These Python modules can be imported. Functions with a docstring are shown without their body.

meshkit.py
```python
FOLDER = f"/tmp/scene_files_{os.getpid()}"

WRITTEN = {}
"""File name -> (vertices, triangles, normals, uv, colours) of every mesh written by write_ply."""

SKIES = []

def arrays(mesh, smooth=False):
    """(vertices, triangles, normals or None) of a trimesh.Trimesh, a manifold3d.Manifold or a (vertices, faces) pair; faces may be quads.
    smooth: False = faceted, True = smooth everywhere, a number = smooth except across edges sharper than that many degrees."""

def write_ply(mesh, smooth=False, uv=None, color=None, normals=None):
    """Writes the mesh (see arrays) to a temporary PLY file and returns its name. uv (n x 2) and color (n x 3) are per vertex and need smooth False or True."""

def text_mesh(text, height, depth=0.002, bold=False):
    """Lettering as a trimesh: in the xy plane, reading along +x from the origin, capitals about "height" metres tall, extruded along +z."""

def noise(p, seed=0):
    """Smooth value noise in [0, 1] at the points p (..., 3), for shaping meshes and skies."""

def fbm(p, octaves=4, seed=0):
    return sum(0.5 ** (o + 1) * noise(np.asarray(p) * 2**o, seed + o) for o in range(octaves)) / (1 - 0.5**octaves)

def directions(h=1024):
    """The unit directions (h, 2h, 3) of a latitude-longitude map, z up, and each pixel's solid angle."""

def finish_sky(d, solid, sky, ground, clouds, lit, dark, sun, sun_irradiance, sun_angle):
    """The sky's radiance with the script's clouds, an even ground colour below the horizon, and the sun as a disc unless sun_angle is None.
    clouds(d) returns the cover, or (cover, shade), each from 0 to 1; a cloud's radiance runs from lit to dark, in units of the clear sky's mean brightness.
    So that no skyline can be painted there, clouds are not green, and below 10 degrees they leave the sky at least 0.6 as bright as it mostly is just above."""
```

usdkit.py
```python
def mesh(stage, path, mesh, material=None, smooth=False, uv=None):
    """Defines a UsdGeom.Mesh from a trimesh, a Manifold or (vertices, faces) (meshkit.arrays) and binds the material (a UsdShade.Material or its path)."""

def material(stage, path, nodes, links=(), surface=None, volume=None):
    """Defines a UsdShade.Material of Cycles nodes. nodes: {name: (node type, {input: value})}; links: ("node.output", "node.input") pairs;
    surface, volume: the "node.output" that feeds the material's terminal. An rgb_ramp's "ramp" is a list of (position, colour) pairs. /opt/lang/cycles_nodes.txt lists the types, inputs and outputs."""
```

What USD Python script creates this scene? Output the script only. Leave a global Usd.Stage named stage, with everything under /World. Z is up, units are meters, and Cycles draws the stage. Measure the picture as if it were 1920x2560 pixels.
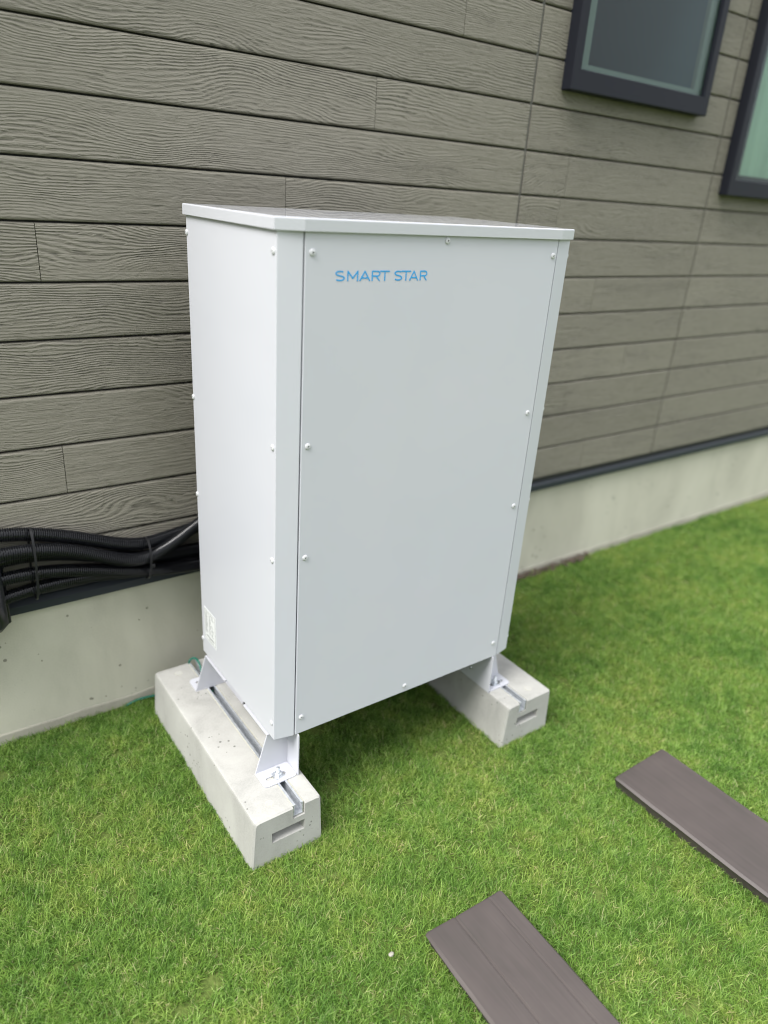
import math, random
import numpy as np
import trimesh
import shapely
from shapely.geometry import LineString, Polygon, Point
from shapely import affinity
import manifold3d as m3
from manifold3d import Manifold, CrossSection
import usdkit, meshkit
from pxr import Usd, UsdGeom, UsdLux, UsdShade, Gf, Sdf, Vt

stage = Usd.Stage.CreateInMemory()
UsdGeom.SetStageUpAxis(stage, UsdGeom.Tokens.z)
UsdGeom.SetStageMetersPerUnit(stage, 1.0)
UsdGeom.Xform.Define(stage, '/World')
UsdGeom.Scope.Define(stage, '/World/Looks')

# ------------------------------------------------------------------ camera
CAM = np.array([-0.63700559, -1.21167961, 1.45659535])
RIGHT = np.array([0.81564451, -0.57485439, 0.06531813])
DOWN = np.array([-0.18295594, -0.36338752, -0.91349693])
FWD = np.array([0.54886351, 0.73313842, -0.40156806])
cam = UsdGeom.Camera.Define(stage, '/World/camera')
mat = Gf.Matrix4d(*RIGHT, 0, *(-DOWN), 0, *(-FWD), 0, *CAM, 1)
cam.AddTransformOp().Set(mat)
cam.CreateHorizontalApertureAttr(36.0)
cam.CreateVerticalApertureAttr(48.0)
cam.CreateFocalLengthAttr(36.0 * 1820.916 / 1920)
cam.CreateFStopAttr(1.8)
cam.CreateFocusDistanceAttr(1.64)
EXPOSURE = 3.14
cam.CreateExposureAttr(EXPOSURE)

# ------------------------------------------------------------------ sky and the veiled sun
SUN = np.array([-0.58, -0.04, 0.81]); SUN /= np.linalg.norm(SUN)
SUN_EL = math.asin(SUN[2]); SUN_ROT = math.atan2(SUN[0], SUN[1])
sky_look = usdkit.material(stage, '/World/Looks/overcast_sky', {
    'sky': ('sky_texture', {'sky_type': 'single_scattering', 'sun_disc': False, 'sun_elevation': SUN_EL, 'sun_rotation': SUN_ROT, 'air_density': 1.0, 'aerosol_density': 2.0, 'ozone_density': 1.0}),
    'tc': ('texture_coordinate', {}),
    'cloud': ('noise_texture', {'scale': 2.2, 'detail': 5.0, 'roughness': 0.55}),
    'tone': ('rgb_ramp', {'ramp': [(0.3, (2.3, 2.37, 2.48)), (0.7, (3.0, 3.05, 3.1))]}),
    'sep': ('separate_xyz', {}), 'cie': ('map_range', {'from_min': 0.0, 'from_max': 1.0, 'to_min': 0.2, 'to_max': 1.0, 'clamp': True}),
    'deck': ('vector_math', {'math_type': 'scale'}),
    'mix': ('mix_color', {'fac': 0.95, 'use_clamp': False}),
    'bg': ('background_shader', {'strength': 0.1})},
    [('tc.generated', 'cloud.vector'), ('cloud.fac', 'tone.fac'), ('sky.color', 'mix.a'), ('tc.generated', 'sep.vector'), ('sep.z', 'cie.value'), ('tone.color', 'deck.vector1'), ('cie.result', 'deck.scale'), ('deck.vector', 'mix.b'), ('mix.result', 'bg.color')], surface='bg.background')
dome = UsdLux.DomeLight.Define(stage, '/World/sky')
UsdShade.MaterialBindingAPI.Apply(dome.GetPrim()).Bind(sky_look)
dome.GetPrim().SetCustomDataByKey('kind', 'structure')
dome.GetPrim().SetCustomDataByKey('label', 'bright even overcast sky')
sun = UsdLux.DistantLight.Define(stage, '/World/sun')
sun.CreateIntensityAttr(0.215)
sun.CreateAngleAttr(34.0)
sun.CreateNormalizeAttr(True)
sun.CreateColorAttr(Gf.Vec3f(1.0, 0.985, 0.96))
zz = SUN; xx = np.cross([0, 0, 1.0], zz); xx /= np.linalg.norm(xx); yy = np.cross(zz, xx)
sun.AddTransformOp().Set(Gf.Matrix4d(*xx, 0, *yy, 0, *zz, 0, 0, 0, 6, 1))

# ------------------------------------------------------------------ helpers
counts = {}
def free(parent, name):
    k = parent + '/' + name
    n = counts.get(k, 0); counts[k] = n + 1
    return k if n == 0 else f'{k}_{n:03d}'
def path(p): return p if isinstance(p, str) else str(p.GetPath())
def setd(prim, **kw):
    for k, v in kw.items():
        if v: prim.SetCustomDataByKey(k, v)
def obj(name, mesh, m, parent='/World', smooth=30, **kw):
    p = usdkit.mesh(stage, free(path(parent), name), mesh, m, smooth=smooth).GetPrim()
    setd(p, **kw)
    return p
def thing(name, loc=(0, 0, 0), rotz=0, **kw):
    x = UsdGeom.Xform.Define(stage, free('/World', name))
    x.AddTranslateOp().Set(Gf.Vec3d(*loc))
    if rotz: x.AddRotateZOp().Set(rotz)
    setd(x.GetPrim(), **kw)
    return x.GetPrim()
def tm(man):
    me = man.to_mesh()
    return trimesh.Trimesh(np.asarray(me.vert_properties)[:, :3], np.asarray(me.tri_verts), process=False)
def mbox(x0, x1, y0, y1, z0, z1):
    return Manifold.cube([x1 - x0, y1 - y0, z1 - z0]).translate([x0, y0, z0])
def rbox(x0, x1, y0, y1, z0, z1, r=0.002):
    """box with bevelled edges (hull of three boxes)"""
    pts = []
    for a, b, c in ((r, r, 0), (r, 0, r), (0, r, r)):
        for x in (x0 + a, x1 - a):
            for y in (y0 + b, y1 - b):
                for z in (z0 + c, z1 - c):
                    pts.append((x, y, z))
    return Manifold.hull_points(np.array(pts))
def cs(pts): return CrossSection([np.asarray(pts, float)], m3.FillRule.NonZero)
def hull(pts): return Manifold.hull_points(np.asarray(pts, float))
def xprism(yz, x0, x1):
    """prism along x of a convex outline in (y, z)"""
    a = np.array([(x0, y, z) for y, z in yz]); b = np.array([(x1, y, z) for y, z in yz]); n = len(yz)
    f = [(i, (i + 1) % n, n + (i + 1) % n) for i in range(n)] + [(i, n + (i + 1) % n, n + i) for i in range(n)]
    f += [(0, i + 1, i) for i in range(1, n - 1)] + [(n, n + i, n + i + 1) for i in range(1, n - 1)]
    t = trimesh.Trimesh(np.vstack([a, b]), f, process=False)
    if t.volume < 0: t.invert()
    return t
def tube(pts, r, sides=10, closed_ends=True):
    pts = np.asarray(pts, float); n = len(pts)
    r = np.full(n, r) if np.ndim(r) == 0 else np.asarray(r)
    t = np.gradient(pts, axis=0); t /= np.linalg.norm(t, axis=1)[:, None]
    up = np.array([0, 1.0, 0]) if abs(t[0][1]) < 0.8 else np.array([0, 0, 1.0])
    u = up - t[0] * (t[0] @ up); u /= np.linalg.norm(u); V = []
    ang = np.linspace(0, 2 * np.pi, sides, endpoint=False)
    for i in range(n):
        u = u - t[i] * (t[i] @ u); u /= np.linalg.norm(u); w = np.cross(t[i], u)
        V.append(pts[i] + r[i] * (np.cos(ang)[:, None] * u + np.sin(ang)[:, None] * w))
    V = np.vstack(V); F = []
    for i in range(n - 1):
        for k in range(sides):
            a, b = i * sides + k, i * sides + (k + 1) % sides
            F += [(a, b, b + sides), (a, b + sides, a + sides)]
    if closed_ends:
        V = np.vstack([V, pts[0], pts[-1]]); c0, c1 = len(V) - 2, len(V) - 1
        for k in range(sides):
            F.append((c0, (k + 1) % sides, k)); F.append((c1, (n - 1) * sides + k, (n - 1) * sides + (k + 1) % sides))
    return trimesh.Trimesh(V, F, process=False)
def spline(P, n):
    from scipy.interpolate import CubicSpline
    P = np.asarray(P, float)
    s = np.r_[0, np.cumsum(np.linalg.norm(np.diff(P, axis=0), axis=1))]
    c = CubicSpline(s, P); d = c(np.linspace(0, s[-1], 2000))
    L = np.r_[0, np.cumsum(np.linalg.norm(np.diff(d, axis=0), axis=1))]
    q = np.linspace(0, L[-1], n)
    return np.stack([np.interp(q, L, d[:, k]) for k in range(3)], 1), L[-1]

# ------------------------------------------------------------------ materials
def look(name, nodes, links, surface='p.BSDF'):
    return usdkit.material(stage, '/World/Looks/' + name, nodes, links, surface=surface)
def plain(name, color, rough=0.5, metallic=0.0, spec=0.5, bump=None):
    n = {'p': ('principled_bsdf', {'base_color': color, 'roughness': rough, 'metallic': metallic, 'specular_ior_level': spec})}
    l = []
    if bump:
        n['g'] = ('geometry', {}); n['n'] = ('noise_texture', {'scale': bump[0], 'detail': 3.0}); n['b'] = ('bump', {'strength': bump[1], 'distance': bump[2]})
        l = [('g.position', 'n.vector'), ('n.fac', 'b.height'), ('b.normal', 'p.normal')]
    return look(name, n, l)

# wood-grain embossed siding
siding = look('wood_grain_siding', {
    'g': ('geometry', {}), 'oi': ('object_info', {}),
    'off': ('vector_math', {'math_type': 'scale', 'vector1': (37.0, 11.0, 19.0)}),
    'pos': ('vector_math', {'math_type': 'add'}),
    'm1': ('mapping', {'scale': (7.0, 1.0, 210.0)}), 'fibre': ('noise_texture', {'scale': 1.0, 'detail': 4.0, 'roughness': 0.62, 'distortion': 0.6}),
    'm2': ('mapping', {'scale': (3.2, 1.0, 8.5)}), 'flow': ('noise_texture', {'scale': 1.0, 'detail': 1.5, 'roughness': 0.4}),
    'sep': ('separate_xyz', {}),
    'flow70': ('math', {'math_type': 'multiply', 'value2': 105.0}), 'wig': ('math', {'math_type': 'multiply_add', 'value2': 7.0}),
    'phase': ('math', {'math_type': 'multiply_add', 'value2': 900.0}),
    'ring': ('math', {'math_type': 'sine'}),
    'm3': ('mapping', {'scale': (1.7, 1.0, 9.0), 'location': (5.0, 0, 3.0)}), 'where': ('noise_texture', {'scale': 1.0, 'detail': 2.0}),
    'amt': ('map_range', {'from_min': 0.38, 'from_max': 0.62, 'to_min': 0.02, 'to_max': 0.30, 'clamp': True}),
    'ringa': ('math', {'math_type': 'multiply'}),
    'h': ('math', {'math_type': 'add'}),
    'm4': ('mapping', {'scale': (26.0, 1.0, 95.0)}), 'rough': ('noise_texture', {'scale': 1.0, 'detail': 3.0, 'distortion': 1.2}),
    'rs': ('math', {'math_type': 'multiply_add', 'value2': 0.8}),
    'b': ('bump', {'strength': 0.9, 'distance': 0.0024}),
    'ramp': ('rgb_ramp', {'ramp': [(0.45, (0.075, 0.070, 0.056)), (0.72, (0.151, 0.140, 0.111)), (1.1, (0.189, 0.176, 0.144))]}),
    'var': ('map_range', {'from_min': 0.0, 'from_max': 1.0, 'to_min': 0.93, 'to_max': 1.07}),
    'tint': ('vector_math', {'math_type': 'scale'}),
    'p': ('principled_bsdf', {'roughness': 0.62, 'specular_ior_level': 0.35})},
    [('oi.random', 'off.scale'), ('g.position', 'pos.vector1'), ('off.vector', 'pos.vector2'),
     ('pos.vector', 'm1.vector'), ('m1.vector', 'fibre.vector'), ('pos.vector', 'm2.vector'), ('m2.vector', 'flow.vector'),
     ('pos.vector', 'sep.vector'), ('flow.fac', 'flow70.value1'), ('sep.z', 'phase.value1'), ('rough.fac', 'wig.value1'), ('flow70.value', 'wig.value3'), ('wig.value', 'phase.value3'), ('phase.value', 'ring.value1'),
     ('pos.vector', 'm3.vector'), ('m3.vector', 'where.vector'), ('where.fac', 'amt.value'), ('ring.value', 'ringa.value1'), ('amt.result', 'ringa.value2'),
     ('ringa.value', 'h.value1'), ('fibre.fac', 'h.value2'),
     ('pos.vector', 'm4.vector'), ('m4.vector', 'rough.vector'), ('rough.fac', 'rs.value1'), ('h.value', 'rs.value3'),
     ('rs.value', 'b.height'), ('b.normal', 'p.normal'), ('rs.value', 'ramp.fac'),
     ('oi.random', 'var.value'), ('ramp.color', 'tint.vector1'), ('var.result', 'tint.scale'), ('tint.vector', 'p.base_color')])

def concrete(name, dark, mid, light, streak, pores, rough=0.8, scale=1.0, bumpd=0.0012):
    return look(name, {
        'g': ('geometry', {}),
        'm': ('mapping', {'scale': (3.0 * scale, 3.0 * scale, streak)}), 'big': ('noise_texture', {'scale': 1.0, 'detail': 5.0, 'roughness': 0.6, 'distortion': 0.4}),
        'fine': ('noise_texture', {'scale': 260.0, 'detail': 4.0, 'roughness': 0.7}),
        'mixn': ('mix_float', {'fac': 0.28}),
        'ramp': ('rgb_ramp', {'ramp': [(0.3, dark), (0.5, mid), (0.72, light)]}),
        'v': ('voronoi_texture', {'scale': pores, 'randomness': 1.0}),
        'vn': ('noise_texture', {'scale': 9.0, 'detail': 1.0}),
        'thr': ('map_range', {'from_min': 0.5, 'from_max': 0.72, 'to_min': 0.03, 'to_max': 0.2, 'clamp': True}),
        'pore': ('math', {'math_type': 'less_than'}),
        'col': ('mix_color', {'b': (dark[0] * 0.35, dark[1] * 0.35, dark[2] * 0.33)}),
        'pf': ('math', {'math_type': 'multiply', 'value2': 0.75}),
        'hh': ('math', {'math_type': 'multiply_add', 'value2': -1.5}),
        'b': ('bump', {'strength': 0.5, 'distance': bumpd}),
        'p': ('principled_bsdf', {'roughness': rough, 'specular_ior_level': 0.3})},
        [('g.position', 'm.vector'), ('m.vector', 'big.vector'), ('g.position', 'fine.vector'), ('big.fac', 'mixn.a'), ('fine.fac', 'mixn.b'), ('mixn.result', 'ramp.fac'),
         ('g.position', 'v.vector'), ('g.position', 'vn.vector'), ('vn.fac', 'thr.value'), ('v.distance', 'pore.value1'), ('thr.result', 'pore.value2'),
         ('pore.value', 'pf.value1'), ('pf.value', 'col.fac'), ('ramp.color', 'col.a'), ('col.result', 'p.base_color'),
         ('pore.value', 'hh.value1'), ('fine.fac', 'hh.value3'), ('hh.value', 'b.height'), ('b.normal', 'p.normal')])

found_look = concrete('foundation_concrete', (0.34, 0.325, 0.265), (0.45, 0.435, 0.355), (0.52, 0.505, 0.42), 1.4, 34.0, bumpd=0.002)
edge_look = concrete('damp_footing_concrete', (0.22, 0.21, 0.17), (0.32, 0.305, 0.25), (0.40, 0.385, 0.32), 3.0, 60.0)
block_look = concrete('precast_concrete', (0.24, 0.238, 0.222), (0.33, 0.325, 0.303), (0.39, 0.385, 0.36), 4.0, 60.0, scale=2.5, bumpd=0.0008)
plug_look = concrete('mortar_plug', (0.29, 0.285, 0.265), (0.355, 0.35, 0.325), (0.40, 0.395, 0.37), 4.0, 60.0)
paint = look('white_powder_coat', {
    'g': ('geometry', {}), 'n': ('noise_texture', {'scale': 700.0, 'detail': 2.0}), 'b': ('bump', {'strength': 0.12, 'distance': 0.0003}), 'wv': ('noise_texture', {'scale': 4.5, 'detail': 1.0}), 'b2': ('bump', {'strength': 0.25, 'distance': 0.004}),
    'w': ('noise_texture', {'scale': 2.5, 'detail': 2.0}), 'ramp': ('rgb_ramp', {'ramp': [(0.3, (0.439, 0.447, 0.486)), (0.7, (0.456, 0.459, 0.493))]}),
    'p': ('principled_bsdf', {'roughness': 0.34, 'specular_ior_level': 0.5})},
    [('g.position', 'n.vector'), ('n.fac', 'b.height'), ('g.position', 'wv.vector'), ('wv.fac', 'b2.height'), ('b2.normal', 'b.normal'), ('b.normal', 'p.normal'), ('g.position', 'w.vector'), ('w.fac', 'ramp.fac'), ('ramp.color', 'p.base_color')])
lid_look = look('white_gloss_lid', {
    'g': ('geometry', {}), 'n': ('noise_texture', {'scale': 30.0, 'detail': 2.0}), 'b': ('bump', {'strength': 0.006, 'distance': 0.0004}),
    'p': ('principled_bsdf', {'base_color': (0.43, 0.435, 0.465), 'roughness': 0.02, 'specular_ior_level': 0.5})},
    [('g.position', 'n.vector'), ('n.fac', 'b.height'), ('b.normal', 'p.normal')])
screw_look = plain('white_screw', (0.46, 0.465, 0.475), 0.28)
socket_look = plain('screw_socket', (0.12, 0.12, 0.12), 0.5)
zinc = look('zinc_plate', {'g': ('geometry', {}), 'n': ('noise_texture', {'scale': 120.0, 'detail': 3.0}), 'r': ('rgb_ramp', {'ramp': [(0.3, (0.52, 0.55, 0.58)), (0.7, (0.68, 0.7, 0.72))]}),
    'p': ('principled_bsdf', {'metallic': 0.85, 'roughness': 0.32})}, [('g.position', 'n.vector'), ('n.fac', 'r.fac'), ('r.color', 'p.base_color')])
galv = look('galvanised_rail', {'g': ('geometry', {}), 'n': ('noise_texture', {'scale': 90.0, 'detail': 3.0}), 'r': ('rgb_ramp', {'ramp': [(0.3, (0.42, 0.44, 0.47)), (0.7, (0.58, 0.6, 0.62))]}),
    'p': ('principled_bsdf', {'metallic': 0.6, 'roughness': 0.42})}, [('g.position', 'n.vector'), ('n.fac', 'r.fac'), ('r.color', 'p.base_color')])
dark_case = plain('dark_inner_case', (0.10, 0.105, 0.11), 0.6)
blue_print = plain('blue_lettering', (0.02, 0.26, 0.56), 0.4)
sticker_look = plain('white_sticker', (0.64, 0.65, 0.65), 0.3)
print_look = plain('sticker_print', (0.08, 0.085, 0.085), 0.5)
dark_metal = plain('dark_flashing', (0.020, 0.024, 0.029), 0.45, spec=0.25, bump=(60.0, 0.1, 0.0005))
sheath = plain('dark_sheathing', (0.03, 0.03, 0.027), 0.9)
sealant = plain('grey_sealant', (0.075, 0.073, 0.064), 0.7)
frame_look = plain('dark_window_frame', (0.012, 0.013, 0.018), 0.45, spec=0.16)
sash_look = plain('pale_sash', (0.085, 0.105, 0.095), 0.5)
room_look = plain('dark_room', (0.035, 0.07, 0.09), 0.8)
curtain_look = look('pale_green_curtain', {'g': ('geometry', {}), 'm': ('mapping', {'scale': (14.0, 1.0, 1.5)}), 'n': ('noise_texture', {'scale': 1.0, 'detail': 3.0}),
    'r': ('rgb_ramp', {'ramp': [(0.3, (0.20, 0.275, 0.215)), (0.7, (0.275, 0.36, 0.28))]}), 'p': ('principled_bsdf', {'roughness': 0.8})},
    [('g.position', 'm.vector'), ('m.vector', 'n.vector'), ('n.fac', 'r.fac'), ('r.color', 'p.base_color')])
blind_look = plain('blue_grey_blind', (0.10, 0.14, 0.155), 0.8)
glass = look('window_glass', {'lw': ('layer_weight', {'blend': 0.5}), 'pw': ('math', {'math_type': 'power', 'value2': 5.0}), 'f': ('math', {'math_type': 'multiply_add', 'value2': 0.9, 'value3': 0.03}), 't': ('transparent_bsdf', {'color': (0.88, 0.94, 0.92)}), 'gl': ('glossy_bsdf', {'color': (1, 1, 1), 'roughness': 0.015}), 'mx': ('mix_closure', {})},
    [('lw.facing', 'pw.value1'), ('pw.value', 'f.value1'), ('f.value', 'mx.fac'), ('t.BSDF', 'mx.closure1'), ('gl.BSDF', 'mx.closure2')], surface='mx.closure')
conduit_look = plain('black_conduit', (0.006, 0.0063, 0.0075), 0.22, spec=0.45)
tie_look = plain('black_tie', (0.008, 0.008, 0.009), 0.45, spec=0.3)
green_look = plain('green_cable_sheath', (0.006, 0.11, 0.075), 0.4)
pebble_look = plain('pale_pebble', (0.23, 0.22, 0.18), 0.7)
sleeper_look = look('weathered_brown_timber', {
    'g': ('geometry', {}), 'm': ('mapping', {'scale': (60.0, 4.0, 60.0)}), 'n': ('noise_texture', {'scale': 1.0, 'detail': 4.0, 'roughness': 0.6, 'distortion': 0.5}),
    'w': ('noise_texture', {'scale': 7.0, 'detail': 3.0}), 'mixn': ('mix_float', {'fac': 0.5}),
    'r': ('rgb_ramp', {'ramp': [(0.3, (0.037, 0.031, 0.027)), (0.5, (0.049, 0.039, 0.036)), (0.7, (0.059, 0.048, 0.043))]}),
    'b': ('bump', {'strength': 0.4, 'distance': 0.0015}), 'p': ('principled_bsdf', {'roughness': 0.6, 'specular_ior_level': 0.5})},
    [('g.position', 'm.vector'), ('m.vector', 'n.vector'), ('g.position', 'w.vector'), ('n.fac', 'mixn.a'), ('w.fac', 'mixn.b'), ('mixn.result', 'r.fac'), ('r.color', 'p.base_color'), ('n.fac', 'b.height'), ('b.normal', 'p.normal')])
soil_look = look('dark_soil', {'g': ('geometry', {}), 'n': ('noise_texture', {'scale': 140.0, 'detail': 4.0}),
    'big': ('noise_texture', {'scale': 2.5, 'detail': 3.0}), 'mixn': ('mix_float', {'fac': 0.4}),
    'r': ('rgb_ramp', {'ramp': [(0.3, (0.04, 0.06, 0.014)), (0.55, (0.08, 0.11, 0.026)), (0.75, (0.13, 0.14, 0.05))]}),
    'b': ('bump', {'strength': 0.8, 'distance': 0.006}), 'p': ('principled_bsdf', {'roughness': 0.95, 'specular_ior_level': 0.1})},
    [('g.position', 'n.vector'), ('g.position', 'big.vector'), ('n.fac', 'mixn.a'), ('big.fac', 'mixn.b'), ('mixn.result', 'r.fac'), ('r.color', 'p.base_color'), ('n.fac', 'b.height'), ('b.normal', 'p.normal')])
crumb_look = look('dry_soil_crumb', {'g': ('geometry', {}), 'r': ('rgb_ramp', {'ramp': [(0.0, (0.09, 0.065, 0.05)), (0.6, (0.2, 0.15, 0.12)), (1.0, (0.36, 0.3, 0.26))]}), 'p': ('principled_bsdf', {'roughness': 0.9})},
    [('g.random_per_island', 'r.fac'), ('r.color', 'p.base_color')])
grass_look = look('grass_blade', {
    'g': ('geometry', {}), 'sh': ('attribute', {'attribute': 'tone'}),
    'patch': ('noise_texture', {'scale': 2.6, 'detail': 3.0, 'roughness': 0.6}),
    'patch2': ('noise_texture', {'scale': 17.0, 'detail': 2.0}),
    'blend': ('mix_float', {'fac': 0.45}),
    'green': ('rgb_ramp', {'ramp': [(0.0, (0.052, 0.108, 0.014)), (0.3, (0.104, 0.199, 0.030)), (0.55, (0.190, 0.327, 0.054)), (0.85, (0.342, 0.487, 0.133)), (0.9, (0.415, 0.459, 0.191)), (1.0, (0.404, 0.376, 0.204))]}),
    'tone': ('rgb_ramp', {'ramp': [(0.37, (0.62, 0.74, 0.66)), (0.5, (1.0, 1.0, 1.0)), (0.63, (1.36, 1.12, 1.22))]}),
    'c': ('mix_color', {'blend_type': 'multiply', 'fac': 1.0, 'use_clamp': False}),
    'd': ('principled_bsdf', {'roughness': 0.5, 'specular_ior_level': 0.3}), 't': ('translucent_bsdf', {}), 'mx': ('mix_closure', {'fac': 0.45})},
    [('g.position', 'patch.vector'), ('g.position', 'patch2.vector'), ('patch.fac', 'blend.a'), ('patch2.fac', 'blend.b'), ('sh.fac', 'green.fac'), ('blend.result', 'tone.fac'), ('green.color', 'c.a'), ('tone.color', 'c.b'),
     ('c.result', 'd.base_color'), ('c.result', 't.color'), ('d.BSDF', 'mx.closure1'), ('t.BSDF', 'mx.closure2')], surface='mx.closure')

# ------------------------------------------------------------------ ground
rng = np.random.default_rng(7)
gv = [(-60, -60, -.018), (60, -60, -.018), (60, 0.66, -.018), (-60, 0.66, -.018), (60, 60, -.018), (-60, 60, -.018)]
obj('ground', (gv, [(0, 1, 2), (0, 2, 3), (3, 2, 4), (3, 4, 5)]), soil_look, smooth=False, kind='structure', label='ground under the lawn')

# ------------------------------------------------------------------ house wall
YS, YW = 0.630, 0.650
X0, X1 = -2.4, 6.2
house = thing('house', label='house wall of grey-brown wood-grain siding on a pale concrete base with dark-framed windows', category='house')
obj('foundation', mbox(X0, X1, YW, YW + 0.16, -0.3, 0.43), found_look, house, False)
n = 160
lip = []
xs = np.linspace(X0, X1, 400)
lipv, lipf = [], []
for i, x in enumerate(xs):
    w = 0.004 * (0.75 + 0.5 * meshkit.noise(np.array([x * 9, 1.0, 0]), 3)); h = 0.010 + 0.006 * meshkit.noise(np.array([x * 14, 4.0, 0]), 5)
    lipv += [(x, YW - w, -0.1), (x, YW - w * 0.9, h - 0.004), (x, YW - w * 0.6, h), (x, YW + 0.002, h + 0.003)]
for i in range(len(xs) - 1):
    for k in range(3):
        a = i * 4 + k
        lipf += [(a, a + 4, a + 5), (a, a + 5, a + 1)]
obj('footing_edge', (np.array(lipv), np.array(lipf)), edge_look, house, True)
obj('sheathing', tm(mbox(X0, X1, YS + 0.013, YW - 0.001, 0.425, 3.05) - mbox(1.335, 2.035, 0.5, 0.8, 1.80, 2.645) - mbox(2.32, 3.235, 0.5, 0.8, 1.548, 2.645)), sheath, house, False)
fl = [(YS - 0.0, 0.3885), (YS - 0.0, 0.412), (YS + 0.012, 0.4235), (YW - 0.002, 0.4245), (YW - 0.002, 0.3885)]
fl = [(YS, 0.3885), (YS - 0.001, 0.4105), (YS + 0.011, 0.4225), (YW - 0.002, 0.4235), (YW - 0.002, 0.3885)]
obj('base_flashing', xprism(fl, X0, X1), dark_metal, house, False)
SEAMS = [-1.85, 1.1975, 2.238, 5.27]
PITCH, Z0 = 0.1294, 0.5711
rows = [(0.4445, Z0)] + [(Z0 + PITCH * k, Z0 + PITCH * (k + 1)) for k in range(18)]
joints = {1: [-0.98, 0.42], 2: [1.903 - 2.2], 3: [1.903], 4: [0.1, 3.1], 5: [1.641, 2.9], 6: [-0.27, 3.4], 7: [0.348, 1.387], 8: [1.403, 2.9], 9: [0.617, 3.2], 10: [-0.6, 1.9, 2.9], 11: [0.9, 2.6], 12: [0.2, 1.65], 0: [-0.9, 1.75, 3.1]}
joints[2] = [-0.267, 3.0]
WINS = [(1.317, 2.052, 1.785, 2.66), (2.303, 3.25, 1.533, 2.66)]
for r, (za, zb) in enumerate(rows):
    za += 0.0021 if r else 0.0; zb -= 0.0021
    cuts = sorted([X0, X1] + [s for s in SEAMS] + joints.get(r, [0.55 * ((r * 7) % 5) - 0.3, 3.0 + 0.3 * (r % 3)]))
    for a, b in zip(cuts[:-1], cuts[1:]):
        if b - a < 0.02: continue
        ga = 0.0045 if a in SEAMS else 0.0008; gb = 0.0045 if b in SEAMS else 0.0008
        j = random.Random(int(a * 1000) + r * 77).uniform(-0.0005, 0.0005)
        y = YS + j
        prof = [(y + 0.013, za), (y + 0.0045, za), (y + 0.0008, za + 0.0022), (y, za + 0.005), (y, zb - 0.006), (y + 0.0012, zb - 0.0025), (y + 0.005, zb), (y + 0.013, zb)]
        board = xprism(prof, a + ga, b - gb)
        hit = [w for w in WINS if zb > w[2] + 0.01 and za < w[3] and w[0] < b - gb and w[1] > a + ga]
        if not hit:
            obj('siding_board', board, siding, house, False); continue
        mb = hull(np.array(board.vertices))
        for w in hit: mb = mb - mbox(w[0] + 0.010, w[1] - 0.010, 0.5, 0.7, w[2] + 0.010, w[3] - 0.010)
        for piece in mb.decompose():
            if piece.volume() > 1e-6: obj('siding_board', tm(piece), siding, house, False)
for s in SEAMS:
    obj('sealant_joint', mbox(s - 0.0045, s + 0.0045, YS + 0.003, YS + 0.0125, 0.4445, 2.9), sealant, house, False)

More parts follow.
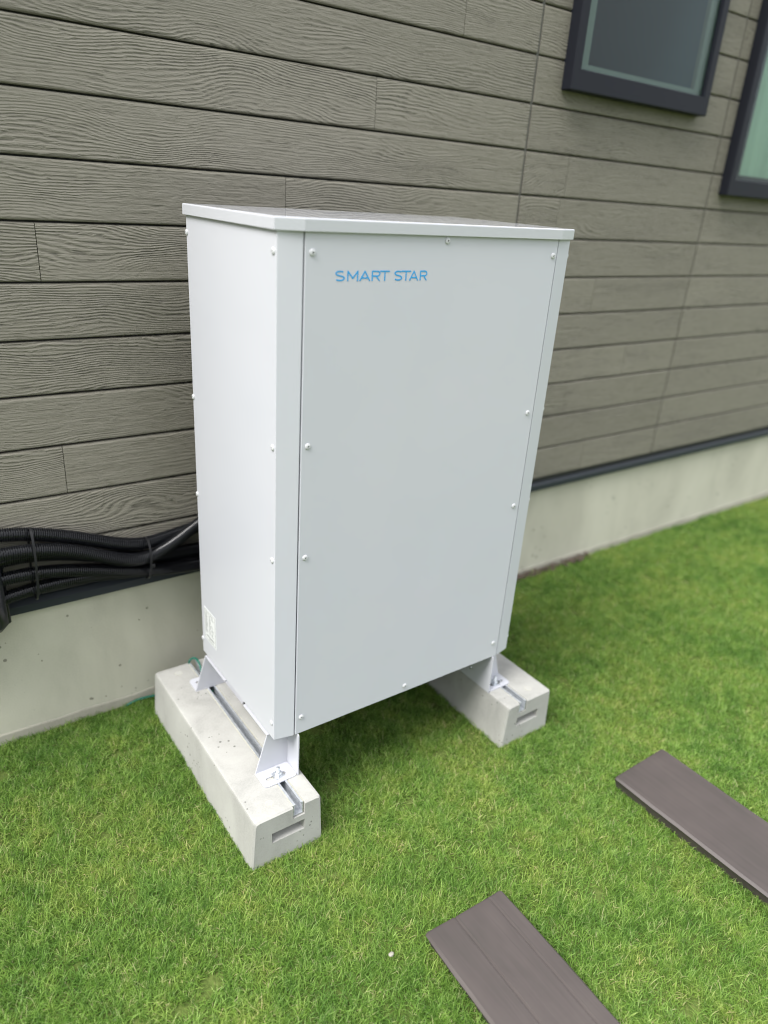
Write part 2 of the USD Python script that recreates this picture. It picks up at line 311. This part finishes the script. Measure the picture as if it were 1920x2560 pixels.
def window(x0, x1, z0, z1, back, lab, sash):
    yo = 0.590
    fw, fb = 0.034, 0.058
    outer = rbox(x0, x1, yo, YW, z0, z1, 0.003)
    hole = mbox(x0 + fw, x1 - fw, yo - 0.01, YW + 0.01, z0 + fb, z1 - fw)
    sill = hull([(x0 + fw - .001, yo + 0.003, z0 + fb - 0.001), (x1 - fw + .001, yo + 0.003, z0 + fb - 0.001), (x0 + fw - .001, yo + 0.012, z0 + fb + 0.004), (x1 - fw + .001, yo + 0.012, z0 + fb + 0.004),
                 (x0 + fw - .001, yo + 0.012, z0 + fb - 0.001), (x1 - fw + .001, yo + 0.012, z0 + fb - 0.001)])
    w = obj('window', tm(outer - hole + sill), frame_look, house, 30, label=lab)
    obj('pane', mbox(x0 + fw - 0.004, x1 - fw + 0.004, yo + 0.0125, yo + 0.0165, z0 + fb + 0.004, z1 - fw + 0.004), glass, w, False)
    s = mbox(x0 + fw, x1 - fw, yo + 0.020, yo + 0.034, z0 + fb, z1 - fw) - mbox(x0 + fw + 0.05, x1 - fw - 0.045, yo, YW + 0.1, z0 + fb + 0.02, z1 - fw - 0.04)
    obj('sash', tm(s), sash, w, 30)
    return w
w1 = window(*WINS[0], None, 'dark-framed window showing a dark room', sash_look)
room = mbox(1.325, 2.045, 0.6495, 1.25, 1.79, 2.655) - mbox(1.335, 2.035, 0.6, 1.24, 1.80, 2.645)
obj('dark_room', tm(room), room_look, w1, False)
w2 = window(*WINS[1], None, 'dark-framed window with a pale green curtain behind its glass', frame_look)
cv, cf = [], []
cx_ = np.linspace(2.33, 3.22, 90)
for i, x in enumerate(cx_):
    y = 0.618 + 0.003 * math.sin(x * 90) + 0.002 * math.sin(x * 41)
    cv += [(x, y, 1.55), (x, y, 2.64)]
for i in range(len(cx_) - 1):
    a = 2 * i; cf += [(a, a + 2, a + 3), (a, a + 3, a + 1)]
obj('curtain', (np.array(cv), np.array(cf)), curtain_look, w2, True)

# ------------------------------------------------------------------ cabinet
W, D, ZT, ZB, CX, CY, LO, LH = 0.762, 0.436, 1.4063, 0.2508, 0.050, 0.0105, 0.0063, 0.0227
ZL = ZT - LH
cab = thing('battery_cabinet', label='tall pale grey metal storage cabinet with blue lettering standing on two concrete blocks', category='cabinet')
def sheet(line, t, r=0.0022):
    g = LineString(line).buffer(t, single_sided=True, join_style='mitre')
    g = g.buffer(-r * 0.3).buffer(r * 0.3)
    g = g.buffer(-t * 0.3, join_style='round').buffer(t * 0.3, join_style='round', quad_segs=4)
    return g
def extr(poly, z0, z1):
    t = trimesh.creation.extrude_polygon(poly, z1 - z0, engine='earcut'); t.apply_translation([0, 0, z0]); return t
def roundpoly(p, r): return Polygon(p).buffer(-r, join_style='mitre').buffer(r, join_style='round', quad_segs=5)
T = 0.006
left = roundpoly([(0, D), (0, CY), (CX - 0.0012, 0), (CX - 0.0012, 0.010), (CX - 0.004, T + 0.001), (T, CY + T * 0.8), (T, D)], 0.0018)
obj('side_panel', extr(left, ZB, ZL + 0.004), paint, cab)
right = affinity.affine_transform(left, [-1, 0, 0, 1, W, 0])
obj('side_panel', extr(right, ZB, ZL + 0.004), paint, cab)
fp = roundpoly([(CX + 0.0012, -0.0008), (W - CX - 0.0012, -0.0008), (W - CX - 0.0012, 0.010), (CX + 0.0012, 0.010)], 0.0018)
obj('front_panel', extr(fp, ZB + 0.0012, ZL + 0.004), paint, cab)
obj('back_panel', mbox(T + 0.001, W - T - 0.001, D - 0.005, D - 0.0005, ZB, ZL), paint, cab, False)
obj('inner_case', mbox(0.009, W - 0.009, 0.016, D - 0.007, ZB + 0.003, ZL - 0.002), dark_case, cab, False)
obj('base_pan', mbox(0.014, W - 0.014, 0.056, D - 0.02, 0.2368, ZB + 0.0025), paint, cab, False)
lid_out = [(-LO, D + 0.002), (-LO, CY - LO * .42), (CX - LO * .42, -LO), (W - CX + LO * .42, -LO), (W + LO, CY - LO * .42), (W + LO, D + 0.002)]
lp = Polygon(lid_out); pts = []
for ins, z in ((0.0004, ZL), (0.0, ZL + 0.0008), (0.0, ZT - 0.003), (0.0004, ZT - 0.0014), (0.0013, ZT - 0.0005), (0.0028, ZT)):
    g = lp.buffer(-ins, join_style='mitre')
    pts += [(x, y, z) for x, y in list(g.exterior.coords)[:-1]]
obj('lid', tm(hull(pts)), lid_look, cab, False)

def screw_mesh(R=0.0066, h=0.0034):
    prof = [(0, -0.002), (R, -0.002), (R, 0.0007)] + [(R * math.cos(a), 0.0007 + (h - 0.0007) * math.sin(a)) for a in np.linspace(0.12, 1.15, 6)] + [(0, h * 0.985)]
    m = CrossSection([np.array(prof)], m3.FillRule.NonZero).revolve(20)
    hexa = CrossSection.circle(0.0021, 6).extrude(0.004).translate([0, 0, 0.0016])
    return tm(m - hexa)
SCREW = screw_mesh()
SOCK = tm(CrossSection.circle(0.0019, 6).extrude(0.0002).translate([0, 0, 0.00165]))
def place(me, pos, n):
    n = np.array(n, float); x = np.cross([0, 0, 1.0], n) if abs(n[2]) < 0.9 else np.array([1.0, 0, 0]); x /= np.linalg.norm(x); y = np.cross(n, x)
    M = np.eye(4); M[:3, 0] = x; M[:3, 1] = y; M[:3, 2] = n; M[:3, 3] = pos
    t = me.copy(); t.apply_transform(M); return t
def screw(pos, n):
    s = obj('screw', place(SCREW, pos, n), screw_look, cab, 40)
    obj('socket', place(SOCK, pos, n), socket_look, s, False)
zr = (1.348, 0.9785, 0.7265, 0.2985)
for z in zr:
    screw((0.0665, -0.0008, z), (0, -1, 0)); screw((0.6915 if z < 1.2 else 0.6985, -0.0008, z), (0, -1, 0))
screw((0.3815, -0.0008, 1.3742), (0, -1, 0)); screw((0.378, -0.0008, 0.2702), (0, -1, 0))
for z in (1.3474, 0.9777, 0.7255, 0.2930):
    screw((0, 0.0225, z), (-1, 0, 0)); screw((0, D - 0.0035, z), (-1, 0, 0))
    screw((W, 0.0165, z), (1, 0, 0)); screw((W, D - 0.0035, z), (1, 0, 0))

# lettering: each stroke is a thin printed shape
def arc(cx, cy, rx, ry, a0, a1, n=14):
    return [(cx + rx * math.cos(math.radians(a)), cy + ry * math.sin(math.radians(a))) for a in np.linspace(a0, a1, n)]
def glyph(ch, w):
    h, s = 1.0, 0.075
    t, b = h - s, s
    if ch == 'S':
        p = arc(w / 2, 0.735, w / 2 - s - 0.01, 0.19, 40, 180, 10) + arc(w / 2, 0.735, w / 2 - s - 0.01, 0.2, 180, 250, 6)
        q = arc(w / 2, 0.285, w / 2 - s, 0.21, 75, 0, 8) + arc(w / 2, 0.285, w / 2 - s, 0.21, 0, -148, 12)
        return [p + q]
    if ch == 'M': return [[(s, 0), (s, t), (w / 2, 0.28), (w - s, t), (w - s, 0)]]
    if ch == 'A': return [[(0.02, 0), (w / 2, t), (w - 0.02, 0)], [(w * 0.2, 0.30), (w * 0.8, 0.30)]]
    if ch == 'R': return [[(s, 0), (s, t), (w - 0.32, t)] + arc(w - 0.33, 0.70, 0.27, 0.225, 90, -90, 12) + [(s, 0.475)], [(w * 0.52, 0.475), (w - s * 0.6, 0)]]
    if ch == 'T': return [[(0, t), (w, t)], [(w / 2, t), (w / 2, 0)]]
LX0, LZ, LHH, U = 0.1162, 1.2972, 0.0195, 0.2195 / 760
word = [('S', 455, 530), ('M', 548, 635), ('A', 645, 730), ('R', 742, 812), ('T', 810, 890), ('S', 928, 998), ('T', 988, 1070), ('A', 1060, 1135), ('R', 1150, 1215)]
strokes = []
for ch, a, b in word:
    w = (b - a) * U / LHH
    for pl in glyph(ch, w):
        ln = LineString(pl).buffer(0.068, cap_style='flat', join_style='mitre', mitre_limit=2.0)
        ln = ln.intersection(shapely.box(-0.02, -0.0, w + 0.02, 1.0))
        strokes.append(affinity.affine_transform(ln, [LHH, 0, 0, LHH, LX0 + (a - 455) * U, LZ]))
shape = shapely.union_all(strokes)
meshes = []
for g in getattr(shape, 'geoms', [shape]):
    t = trimesh.creation.extrude_polygon(g, 0.0003, engine='earcut')
    v = np.array(t.vertices); t.vertices = np.c_[v[:, 0], -0.0009 - v[:, 2] * 1.0, v[:, 1]]
    t.invert() if t.volume < 0 else None
    meshes.append(t)
obj('lettering', trimesh.util.concatenate(meshes), blue_print, cab, False, label='blue SMART STAR lettering')
# rating label on the left side
sy0, sy1, sz0, sz1 = 0.3415, 0.4172, 0.3045, 0.4045
lab = obj('rating_label', mbox(-0.0004, 0.0005, sy0, sy1, sz0, sz1), sticker_look, cab, False)
pr = random.Random(4); bits = []
def dash(y0, y1, z, h): bits.append(tm(mbox(-0.0007, -0.0003, y0, y1, z - h / 2, z + h / 2)))
for a, b in ((sy0 + 0.0045, sy1 - 0.0045),):
    dash(a, b, sz1 - 0.004, 0.0005); dash(a, b, sz0 + 0.005, 0.0005)
    for yy_ in (a, b): bits.append(tm(mbox(-0.0007, -0.0003, yy_ - 0.0003, yy_ + 0.0003, sz0 + 0.005, sz1 - 0.004)))
z = sz1 - 0.010
top, bot = sy1 - 0.008, sy0 + 0.008                      # the text reads from the wall side towards the front
for k in range(8): y = top - k * 0.0062; dash(y - pr.uniform(0.003, 0.0052), y, z, 0.0016)
z -= 0.0052
for r in range(15):
    dash(top - pr.uniform(0.008, 0.016), top, z, 0.0011)
    y = top - 0.024
    dash(y - pr.uniform(0.006, 0.012), y, z, 0.0011)
    if pr.random() < 0.6: dash(y - 0.014 - pr.uniform(0.006, 0.018), y - 0.0145, z, 0.0011)
    z -= 0.0041
z = sz0 + 0.0165
for k in range(9): y = top - 0.006 - k * 0.0056; dash(y - 0.0044, y, z + pr.uniform(-0.0006, 0.0006), 0.0028)
for k in range(4): y = top - 0.020 - k * 0.008; dash(y - 0.0055, y, sz0 + 0.0088, 0.0012)
obj('printed_text', trimesh.util.concatenate(bits), print_look, lab, False)

# mounting feet
BH, YC = 0.1256, 0.2375
ZP = 0.2365
def foot(flipx, flipy):
    z0, z1, t = BH + 0.0004, BH + 0.0036, 0.003
    base = CrossSection([np.array([(-0.031, 0.0505), (-0.031, 0.004), (-0.028, -0.003), (-0.021, -0.006), (0.048, -0.006), (0.0535, -0.0045), (0.0565, 0.001), (0.0565, 0.0505)])], m3.FillRule.NonZero)
    g = LineString([(-0.0120, 0.0160), (0.0300, 0.0160)]).buffer(0.0056, quad_segs=6)
    slot = CrossSection([np.array(g.exterior.coords)[:-1][::-1]], m3.FillRule.NonZero)
    bas = base.extrude(z1 - z0).translate([0, 0, z0]) - slot.extrude(0.02).translate([0, 0, z0 - 0.008])
    def xz(poly, y0, y1):
        m = CrossSection([np.array(poly)], m3.FillRule.NonZero).extrude(y1 - y0)
        return m.rotate([90, 0, 0]).translate([0, y1, 0])
    plate = xz([(-0.031, z0 + 0.001), (0.058, z0 + 0.001), (0.058, ZP), (0.0015, ZP)], 0.0475, 0.0475 + t)
    plate = plate - mbox(0.0445, 0.0575, 0.04, 0.06, ZP - 0.014, ZP + 0.01)
    top = mbox(0.0005, 0.12, 0.0475, 0.180, ZP - t, ZP) - mbox(0.0553, 0.0622, 0.03, 0.2, 0.2, 0.3)
    def yz(poly, x0, x1):
        a = np.array([(x0, y, z) for y, z in poly]); b = np.array([(x1, y, z) for y, z in poly])
        return hull(np.vstack([a, b]))
    gus = yz([(-0.0065, z0), (-0.0065, 0.243), (-0.0045, 0.2485), (0.0, 0.2500), (0.17, 0.2495), (0.178, 0.236), (0.178, z0 + 0.02), (0.165, z0)], 0.0573, 0.0603)
    body = bas + plate + top + gus
    wash = (mbox(-0.0125, 0.0125, -0.0125, 0.0125, 0, 0.0032).rotate([0, 0, 9]) - CrossSection.circle(0.004, 16).extrude(0.02).translate([0, 0, -.005])).translate([0.0150, 0.0160, z1 + 0.0002])
    hexn = CrossSection.circle(0.0092, 6)
    nut = hull(np.vstack([[(0.0092 * k * math.cos(a), 0.0092 * k * math.sin(a), zz_) for a in np.radians(np.arange(6) * 60 + 14)] for k, zz_ in ((0.9, 0), (1, 0.0008), (1, 0.0060), (0.86, 0.0072))])).translate([0.0150, 0.0160, z1 + 0.0036])
    pts_, rr = [], []
    zc = z1 - 0.01
    while zc < z1 + 0.0225:
        for d_, r_ in ((0, 0.0046), (0.0006, 0.0050), (0.0009, 0.0046)): pts_.append((0.0150, 0.0160, zc + d_)); rr.append(r_)
        zc += 0.0013
    pts_ += [(0.015, 0.016, zc + 0.0006), (0.015, 0.016, zc + 0.0014)]; rr += [0.0046, 0.0038]
    bolt = tube(pts_, rr, 14)
    bscrew = place(SCREW, (0.0573, 0.0792, 0.1640), (-1, 0, 0)) if True else None
    def fx(me):
        t_ = me.copy() if isinstance(me, trimesh.Trimesh) else tm(me)
        v = np.array(t_.vertices)
        if flipx: v[:, 0] = W - v[:, 0] - 0.006
        if flipy: v[:, 1] = 2 * YC - v[:, 1]
        f = np.array(t_.faces)
        if flipx != flipy: f = f[:, ::-1]
        return trimesh.Trimesh(v, f, process=False)
    o = obj('mounting_foot', fx(body), paint, cab, 30)
    obj('washer', fx(wash), zinc, o, 30); obj('nut', fx(nut), zinc, o, 30); obj('bolt', fx(bolt), zinc, o, 50)
    if flipx:
        bs = place(SCREW, (W - 0.0573 - 0.006 - 0.003, 0.0792 if not flipy else 2 * YC - 0.0792, 0.1640), (-1, 0, 0))
        obj('bracket_screw', bs, zinc, o, 40)
for fx_ in (False, True):
    for fy_ in (False, True): foot(fx_, fy_)

# ------------------------------------------------------------------ concrete blocks (local frame: centre of the block, foot at z = 0)
BB, BT, L2 = 0.0964, 0.0872, 0.3306
def make_block(loc, rotz, label):
    b = thing('concrete_block', loc, rotz, label=label, category='concrete block', group='concrete blocks under the cabinet')
    c = 0.004
    pts = []
    for yy_ in (-1, 1):
        for ins, dy in ((c, 0.0), (0.0, 0.005)):
            y = yy_ * (L2 - dy)
            for sx in (-1, 1):
                pts += [(sx * (BB - ins), y, -0.03), (sx * (BT + 0.0006 - ins), y, BH - 0.008 - ins), (sx * (BT - 0.0022 - ins), y, BH - 0.0022 - ins * .9), (sx * (BT - 0.0085 - ins), y, BH - ins * .9)]
    m = hull(pts)
    ox = 0.0277                                            # slot centre
    m = m - mbox(ox - 0.0157, ox + 0.0157, -1, 1, 0.090, 0.2)
    for sgn in (-1, 1):
        y = sgn * (L2 + 0.002)
        def rect(k, d): return [(-0.0437 * 1 + k + 0.0008, y - sgn * d, 0.0435 + k), (0.0437 - k, y - sgn * d, 0.0435 + k), (0.0437 - k, y - sgn * d, 0.0735 - k * 0.4), (-0.0437 + k + 0.0008, y - sgn * d, 0.0735 - k * 0.4)]
        m = m - hull(rect(-0.0006, -0.001) + rect(0.005, 0.034))
    obj('block_body', tm(m), block_look, b, 25)
    t = 0.002
    y0, y1 = -L2 + 0.0045, L2 - 0.002
    rail = mbox(ox - 0.0125, ox + 0.0125, y0, y1, 0.0925, 0.0925 + t) + mbox(ox - 0.0125, ox - 0.0125 + t, y0, y1, 0.0925, BH + 0.0003) + mbox(ox + 0.0125 - t, ox + 0.0125, y0, y1, 0.0925, BH + 0.0003)
    rail = rail + mbox(ox - 0.0125, ox - 0.0072, y0, y1, BH - 0.0017, BH + 0.0003) + mbox(ox + 0.0072, ox + 0.0125, y0, y1, BH - 0.0017, BH + 0.0003)
    obj('rail', tm(rail), galv, b, False)
    obj('rail_mortar', tm(mbox(ox - 0.0156, ox - 0.0126, -L2 + 0.007, L2 - 0.007, 0.0905, BH - 0.0018) + mbox(ox + 0.0126, ox + 0.0156, -L2 + 0.007, L2 - 0.007, 0.0905, BH - 0.0018)), found_look, b, False)
    for y in (-0.2905, 0.2915):
        d = CrossSection.circle(0.0088, 24).extrude(0.001).translate([-0.0290, y, BH - 0.0003])
        ring = (CrossSection.circle(0.0100, 24) - CrossSection.circle(0.0089, 24)).extrude(0.0005).translate([-0.0290, y, BH - 0.0002])
        obj('mortar_plug', tm(d), plug_look, b, 30)
        obj('plug_groove', tm(ring), found_look, b, 30)
    return b
make_block((-0.0129, 0.2395, 0), 0, 'concrete block with steel rail under the left end of the cabinet')
make_block((0.7860, 0.2395, 0), 180, 'concrete block with steel rail under the right end of the cabinet')

# ------------------------------------------------------------------ conduits
def conduit(P, label, R=0.0180):
    Lr = spline(P, 50)[1]
    nrib = int(Lr / 0.0052)
    c, _ = spline(P, nrib * 4 + 1)
    rr = np.resize([R - 0.0030, R, R, R - 0.0030], len(c))
    obj('corrugated_conduit', tube(c, rr, 18), conduit_look, smooth=55, label=label, category='conduit')
conduit([(-0.56, 0.612, 0.60), (-0.50, 0.610, 0.628), (-0.44, 0.608, 0.630), (-0.3665, 0.610, 0.6165), (-0.235, 0.612, 0.5716), (-0.084, 0.610, 0.5286), (-0.0364, 0.611, 0.5315), (0.06, 0.612, 0.545), (0.2, 0.605, 0.56), (0.34, 0.56, 0.57), (0.37, 0.44, 0.57)],
        'black ribbed conduit on top of its bundle, lying along the siding')
conduit([(-0.56, 0.576, 0.55), (-0.49, 0.575, 0.588), (-0.403, 0.576, 0.591), (-0.2443, 0.578, 0.5475), (-0.0946, 0.578, 0.500), (-0.0469, 0.576, 0.516), (0.0, 0.572, 0.542), (0.0576, 0.562, 0.582), (0.12, 0.53, 0.62), (0.18, 0.49, 0.64), (0.2, 0.43, 0.645)],
        'black ribbed conduit rising steeply behind the left side of the cabinet')
conduit([(-0.56, 0.592, 0.485), (-0.49, 0.589, 0.514), (-0.4089, 0.590, 0.5204), (-0.2757, 0.592, 0.500), (-0.17, 0.593, 0.472), (-0.0928, 0.593, 0.4530), (-0.02, 0.591, 0.4425), (0.0617, 0.587, 0.4375), (0.15, 0.575, 0.445), (0.24, 0.53, 0.47), (0.26, 0.43, 0.48)],
        'black ribbed conduit lowest in front of its bundle, entering low behind the cabinet')
conduit([(-0.56, 0.612, 0.53), (-0.45, 0.610, 0.558), (-0.36, 0.610, 0.557), (-0.24, 0.611, 0.528), (-0.09, 0.611, 0.487), (0.0, 0.611, 0.479), (0.06, 0.609, 0.477), (0.18, 0.595, 0.48), (0.30, 0.54, 0.49), (0.32, 0.43, 0.49)],
        'black ribbed conduit in the middle of the bundle, half hidden behind the others')
conduit([(-0.56, 0.606, 0.425), (-0.45, 0.604, 0.458), (-0.34, 0.606, 0.468), (-0.22, 0.610, 0.462), (-0.09, 0.6115, 0.4445), (0.0, 0.6115, 0.4435), (0.10, 0.611, 0.4435), (0.2, 0.60, 0.45), (0.34, 0.54, 0.46), (0.37, 0.43, 0.47)],
        'black ribbed conduit right above the dark flashing, under the rest of the bundle')
def tie(x, zc, h, label):
    a = np.linspace(0, 2 * np.pi, 40)
    P = np.stack([x + 0.004 * np.sin(a), 0.5925 + 0.040 * np.cos(a), zc + h * np.sin(a)], 1)
    P[:, 1] = np.clip(P[:, 1], 0.5545, 0.629)
    inner = []
    V = []; F = []
    for i, p in enumerate(P):
        c = np.array([x, 0.5945, zc]); d = p - c; d[0] = 0; d /= np.linalg.norm(d)
        for s, o in ((-0.0028, 0), (0.0028, 0), (0.0028, 0.0016), (-0.0028, 0.0016)): V.append(p + d * o + np.array([s, 0, 0]))
    nP = len(P)
    for i in range(nP - 1):
        for k in range(4):
            a_, b_ = i * 4 + k, i * 4 + (k + 1) % 4
            F += [(a_, b_, b_ + 4), (a_, b_ + 4, a_ + 4)]
    t = thing('cable_tie', label=label, category='cable tie')
    obj('strap', (np.array(V), np.array(F)), tie_look, t, 30)
    obj('tie_head', tm(rbox(x + 0.001, x + 0.009, 0.5480, 0.5545, zc - 0.010, zc - 0.001, 0.001)), tie_look, t, 30)
tie(-0.0915, 0.4905, 0.0590, 'black cable tie round the conduits, the one nearer the cabinet')
tie(-0.375, 0.5420, 0.0980, 'black cable tie round the conduits near the left edge of the photo')
hood = thing('conduit_cover', label='black plastic cover at the left edge where the conduits enter the wall', category='cable cover')
obj('cover_body', tm(rbox(-0.72, -0.452, 0.548, 0.632, 0.385, 0.585, 0.02)), conduit_look, hood, 40)
obj('cover_flange', tm(rbox(-0.74, -0.440, 0.620, 0.632, 0.372, 0.600, 0.004)), conduit_look, hood, 40)
# green cable: loop over the left block, then along the foot of the wall
gp = [(0.016, 0.42, 0.112), (0.0165, 0.49, 0.118), (0.0185, 0.512, 0.137), (0.019, 0.533, 0.1475), (0.014, 0.552, 0.1470), (0.006, 0.562, 0.136), (0.003, 0.566, 0.118), (0.002, 0.576, 0.09), (0.0, 0.585, 0.05), (-0.03, 0.608, 0.006), (-0.09, 0.630, -0.003), (-0.14, 0.636, -0.004), (-0.18, 0.637, -0.018)]
obj('green_cable', tube(spline(gp, 90)[0], 0.0032, 10), green_look, smooth=True, label='green earth cable looping over the back end of the left block', category='cable')

# ------------------------------------------------------------------ sleepers on the lawn
def sleeper(ends, grooves, label, seed):
    (ax, ay), (bx, by), th = ends[0], ends[1], 0.030
    L = 0.95
    t = thing('timber_sleeper', ((ax + bx) / 2, (ay + by) / 2, 0), math.degrees(math.atan2(by - ay, bx - ax)), label=label, category='garden sleeper')
    w = math.hypot(bx - ax, by - ay) / 2
    # cross-section with shallow grooves, run along -y and slightly roughened
    px = [(-w + 0.018, -0.02), (-w + 0.009, 0.010), (-w + 0.0002, th - 0.006), (-w + 0.006, th - 0.0004)]
    for g in grooves: px += [(g - 0.004, th), (g - 0.0015, th - 0.0035), (g + 0.0015, th - 0.0035), (g + 0.004, th)]
    px += [(w - 0.006, th - 0.0004), (w - 0.0002, th - 0.006), (w - 0.009, 0.010), (w - 0.018, -0.02)]
    ys = np.r_[0.0, -0.002, -0.007, np.linspace(-0.03, -L + 0.007, 60), -L + 0.002, -L]
    V, F, n_ = [], [], len(px)
    for i, y in enumerate(ys):
        ins = {0: 0.006, 1: 0.002, len(ys) - 1: 0.006, len(ys) - 2: 0.002}.get(i, 0)
        for x, z in px:
            k = meshkit.noise(np.array([x * 14, y * 9, seed]), seed) - 0.5; k2 = meshkit.noise(np.array([x * 60, y * 40, seed + 3]), seed) - 0.5
            V.append((x * (1 - ins / w) + 0.0035 * k * (abs(x) > w - 0.004) + 0.001 * k2, y + (0.004 * k if i < 3 else 0), z - ins * (z > 0.01) + 0.0012 * k + 0.0005 * k2))
    for i in range(len(ys) - 1):
        for k in range(n_ - 1):
            a = i * n_ + k; F += [(a, a + n_ + 1, a + 1), (a, a + n_, a + n_ + 1)]
    for k in range(1, n_ - 1):
        F.append((0, k, k + 1)); e = (len(ys) - 1) * n_; F.append((e, e + k + 1, e + k))
    me = trimesh.Trimesh(np.array(V), np.array(F), process=False)
    if me.volume < 0: me.invert()
    obj('sleeper_board', me, sleeper_look, t, 35)
sleeper([(0.115, -0.455), (0.333, -0.461)], [-0.028, 0.068], 'weathered grey-brown timber sleeper with grooved top, nearest to the camera', 11)
sleeper([(0.8443, -0.373), (1.0652, -0.372)], [], 'weathered grey-brown timber sleeper with plain top, at the right edge of the lawn', 23)

# ------------------------------------------------------------------ small things
def stone(pos, r, seed):
    s = trimesh.creation.icosphere(2, r); v = np.array(s.vertices)
    v *= (0.75 + 0.5 * meshkit.noise(v / r * 1.3 + seed, seed))[:, None] * np.array([1, 0.8, 0.6]); s.vertices = v + pos; return s
obj('pebble', stone(np.array([0.0372, -0.4454, 0.012]), 0.0060, 5), pebble_look, smooth=True, label='small pale pebble on the grass left of the nearest sleeper', category='pebble')
cr = np.random.default_rng(5); crumbs = []
for i in range(520):
    x = 1.20 + 0.72 * cr.random() ** 1.2; r = 0.002 + 0.0055 * cr.random() ** 2
    s = trimesh.creation.icosphere(0, r); s.vertices = np.array(s.vertices) * cr.uniform(0.6, 1.3, 3) @ trimesh.transformations.random_rotation_matrix(cr.random(3))[:3, :3] + [x, 0.638 - 0.032 * cr.random() ** 1.5, -0.006 + 0.012 * cr.random()]
    crumbs.append(s)
obj('soil_crumbs', trimesh.util.concatenate(crumbs), crumb_look, smooth=False, kind='stuff', label='dry brown soil crumbs along the foot of the concrete base right of the cabinet', category='soil')

# ------------------------------------------------------------------ grass
def tuft(seed, n=1250, S=0.12):
    r = np.random.default_rng(seed)
    xy = r.uniform(-S / 2, S / 2, (n, 2))
    top = r.random(n) < 0.36                                 # longer, paler blades over a dense low sward
    L = np.where(top, r.uniform(0.018, 0.030, n), r.uniform(0.011, 0.021, n)); az = r.uniform(0, 2 * np.pi, n)
    lean = np.where(top, np.clip(np.abs(r.normal(0.75, 0.35, n)), 0.1, 1.5), np.clip(np.abs(r.normal(0.9, 0.4, n)), 0.1, 1.6)); curl = np.where(top, r.uniform(0.1, 0.8, n), r.uniform(0.2, 1.0, n)); wd = np.where(top, r.uniform(0.00042, 0.0008, n), r.uniform(0.0005, 0.00095, n))
    shade = np.where(top, np.clip(r.normal(0.54, 0.15, n), 0.15, 0.86), np.clip(r.normal(0.30, 0.14, n), 0.0, 0.7)); dead = r.random(n) < 0.05; shade[dead] = r.uniform(0.87, 1.0, dead.sum())
    V = np.zeros((n, 7, 3)); side = np.stack([-np.sin(az), np.cos(az), np.zeros(n)], 1); d = np.stack([np.cos(az), np.sin(az)], 1)
    tw = r.uniform(-0.9, 0.9, n); pos = np.c_[xy, np.zeros(n)]; ang = lean * 0.85
    side = side * np.cos(tw)[:, None] + np.c_[d, np.zeros(n)] * np.sin(tw)[:, None]
    for s in range(4):
        wv = wd * (1.0, 0.95, 0.7, 0.0)[s]
        if s < 3:
            V[:, 2 * s] = pos - side * wv[:, None]; V[:, 2 * s + 1] = pos + side * wv[:, None]
        else: V[:, 6] = pos
        step = L / 3
        pos = pos + np.c_[d * (np.sin(ang) * step)[:, None], np.cos(ang) * step]
        ang = np.minimum(ang + curl * 0.45 + lean * 0.2, 1.9)
    F = np.array([(0, 1, 3), (0, 3, 2), (2, 3, 5), (2, 5, 4), (4, 5, 6)])
    F = (np.arange(n)[:, None, None] * 7 + F[None]).reshape(-1, 3)
    return V.reshape(-1, 3), F, np.repeat(shade, 7)
inst = UsdGeom.PointInstancer.Define(stage, '/World/grass')
setd(inst.GetPrim(), kind='stuff', label='short green lawn grass in front of the house', category='grass')
NP = 8; targets = []
for k in range(NP):
    tv, tf, ts = tuft(100 + k)
    p = usdkit.mesh(stage, f'/World/grass/blades_{k:03d}' if k else '/World/grass/blades', (tv, tf), grass_look, smooth=True)
    UsdGeom.PrimvarsAPI(p).CreatePrimvar('tone', Sdf.ValueTypeNames.FloatArray, 'vertex').Set(Vt.FloatArray.FromNumpy(ts.astype(np.float32)))
    targets.append(p.GetPath())
inst.CreatePrototypesRel().SetTargets(targets)
pos, ids, quat, scl = [], [], [], []
step = 0.092
for x in np.arange(-1.7, 5.2, step):
    for y in np.arange(-1.45, 0.60, step):
        if x > 2.2 and y < -0.62: continue
        px_, py_ = x + rng.uniform(-.03, .03), y + rng.uniform(-.03, .03)
        py_ = min(py_, 0.578)
        pos.append((px_, py_, -0.017 + 0.006 * (meshkit.noise(np.array([px_ * 3, py_ * 3, 0]), 8) - 0.5))); ids.append(int(rng.integers(NP)))
        a = rng.uniform(0, 2 * np.pi); quat.append(Gf.Quath(math.cos(a / 2), 0, 0, math.sin(a / 2)))
        h = 0.85 + 0.35 * meshkit.noise(np.array([px_ * 5, py_ * 5, 2.0]), 9); scl.append((1, 1, h))
# a ragged fringe of tufts close to the wall
for x in np.arange(-1.0, 5.0, 0.10):
    if 1.22 < x < 1.75 and rng.random() < 0.75: continue
    pos.append((x, 0.588 + rng.uniform(-0.006, 0.008), -0.018)); ids.append(int(rng.integers(NP))); quat.append(Gf.Quath(1, 0, 0, 0)); scl.append((1, 0.8, 0.85))
inst.CreatePositionsAttr(Vt.Vec3fArray([Gf.Vec3f(*map(float, p)) for p in pos]))
inst.CreateProtoIndicesAttr(Vt.IntArray(ids)); inst.CreateOrientationsAttr(Vt.QuathArray(quat)); inst.CreateScalesAttr(Vt.Vec3fArray([Gf.Vec3f(*map(float, s)) for s in scl]))
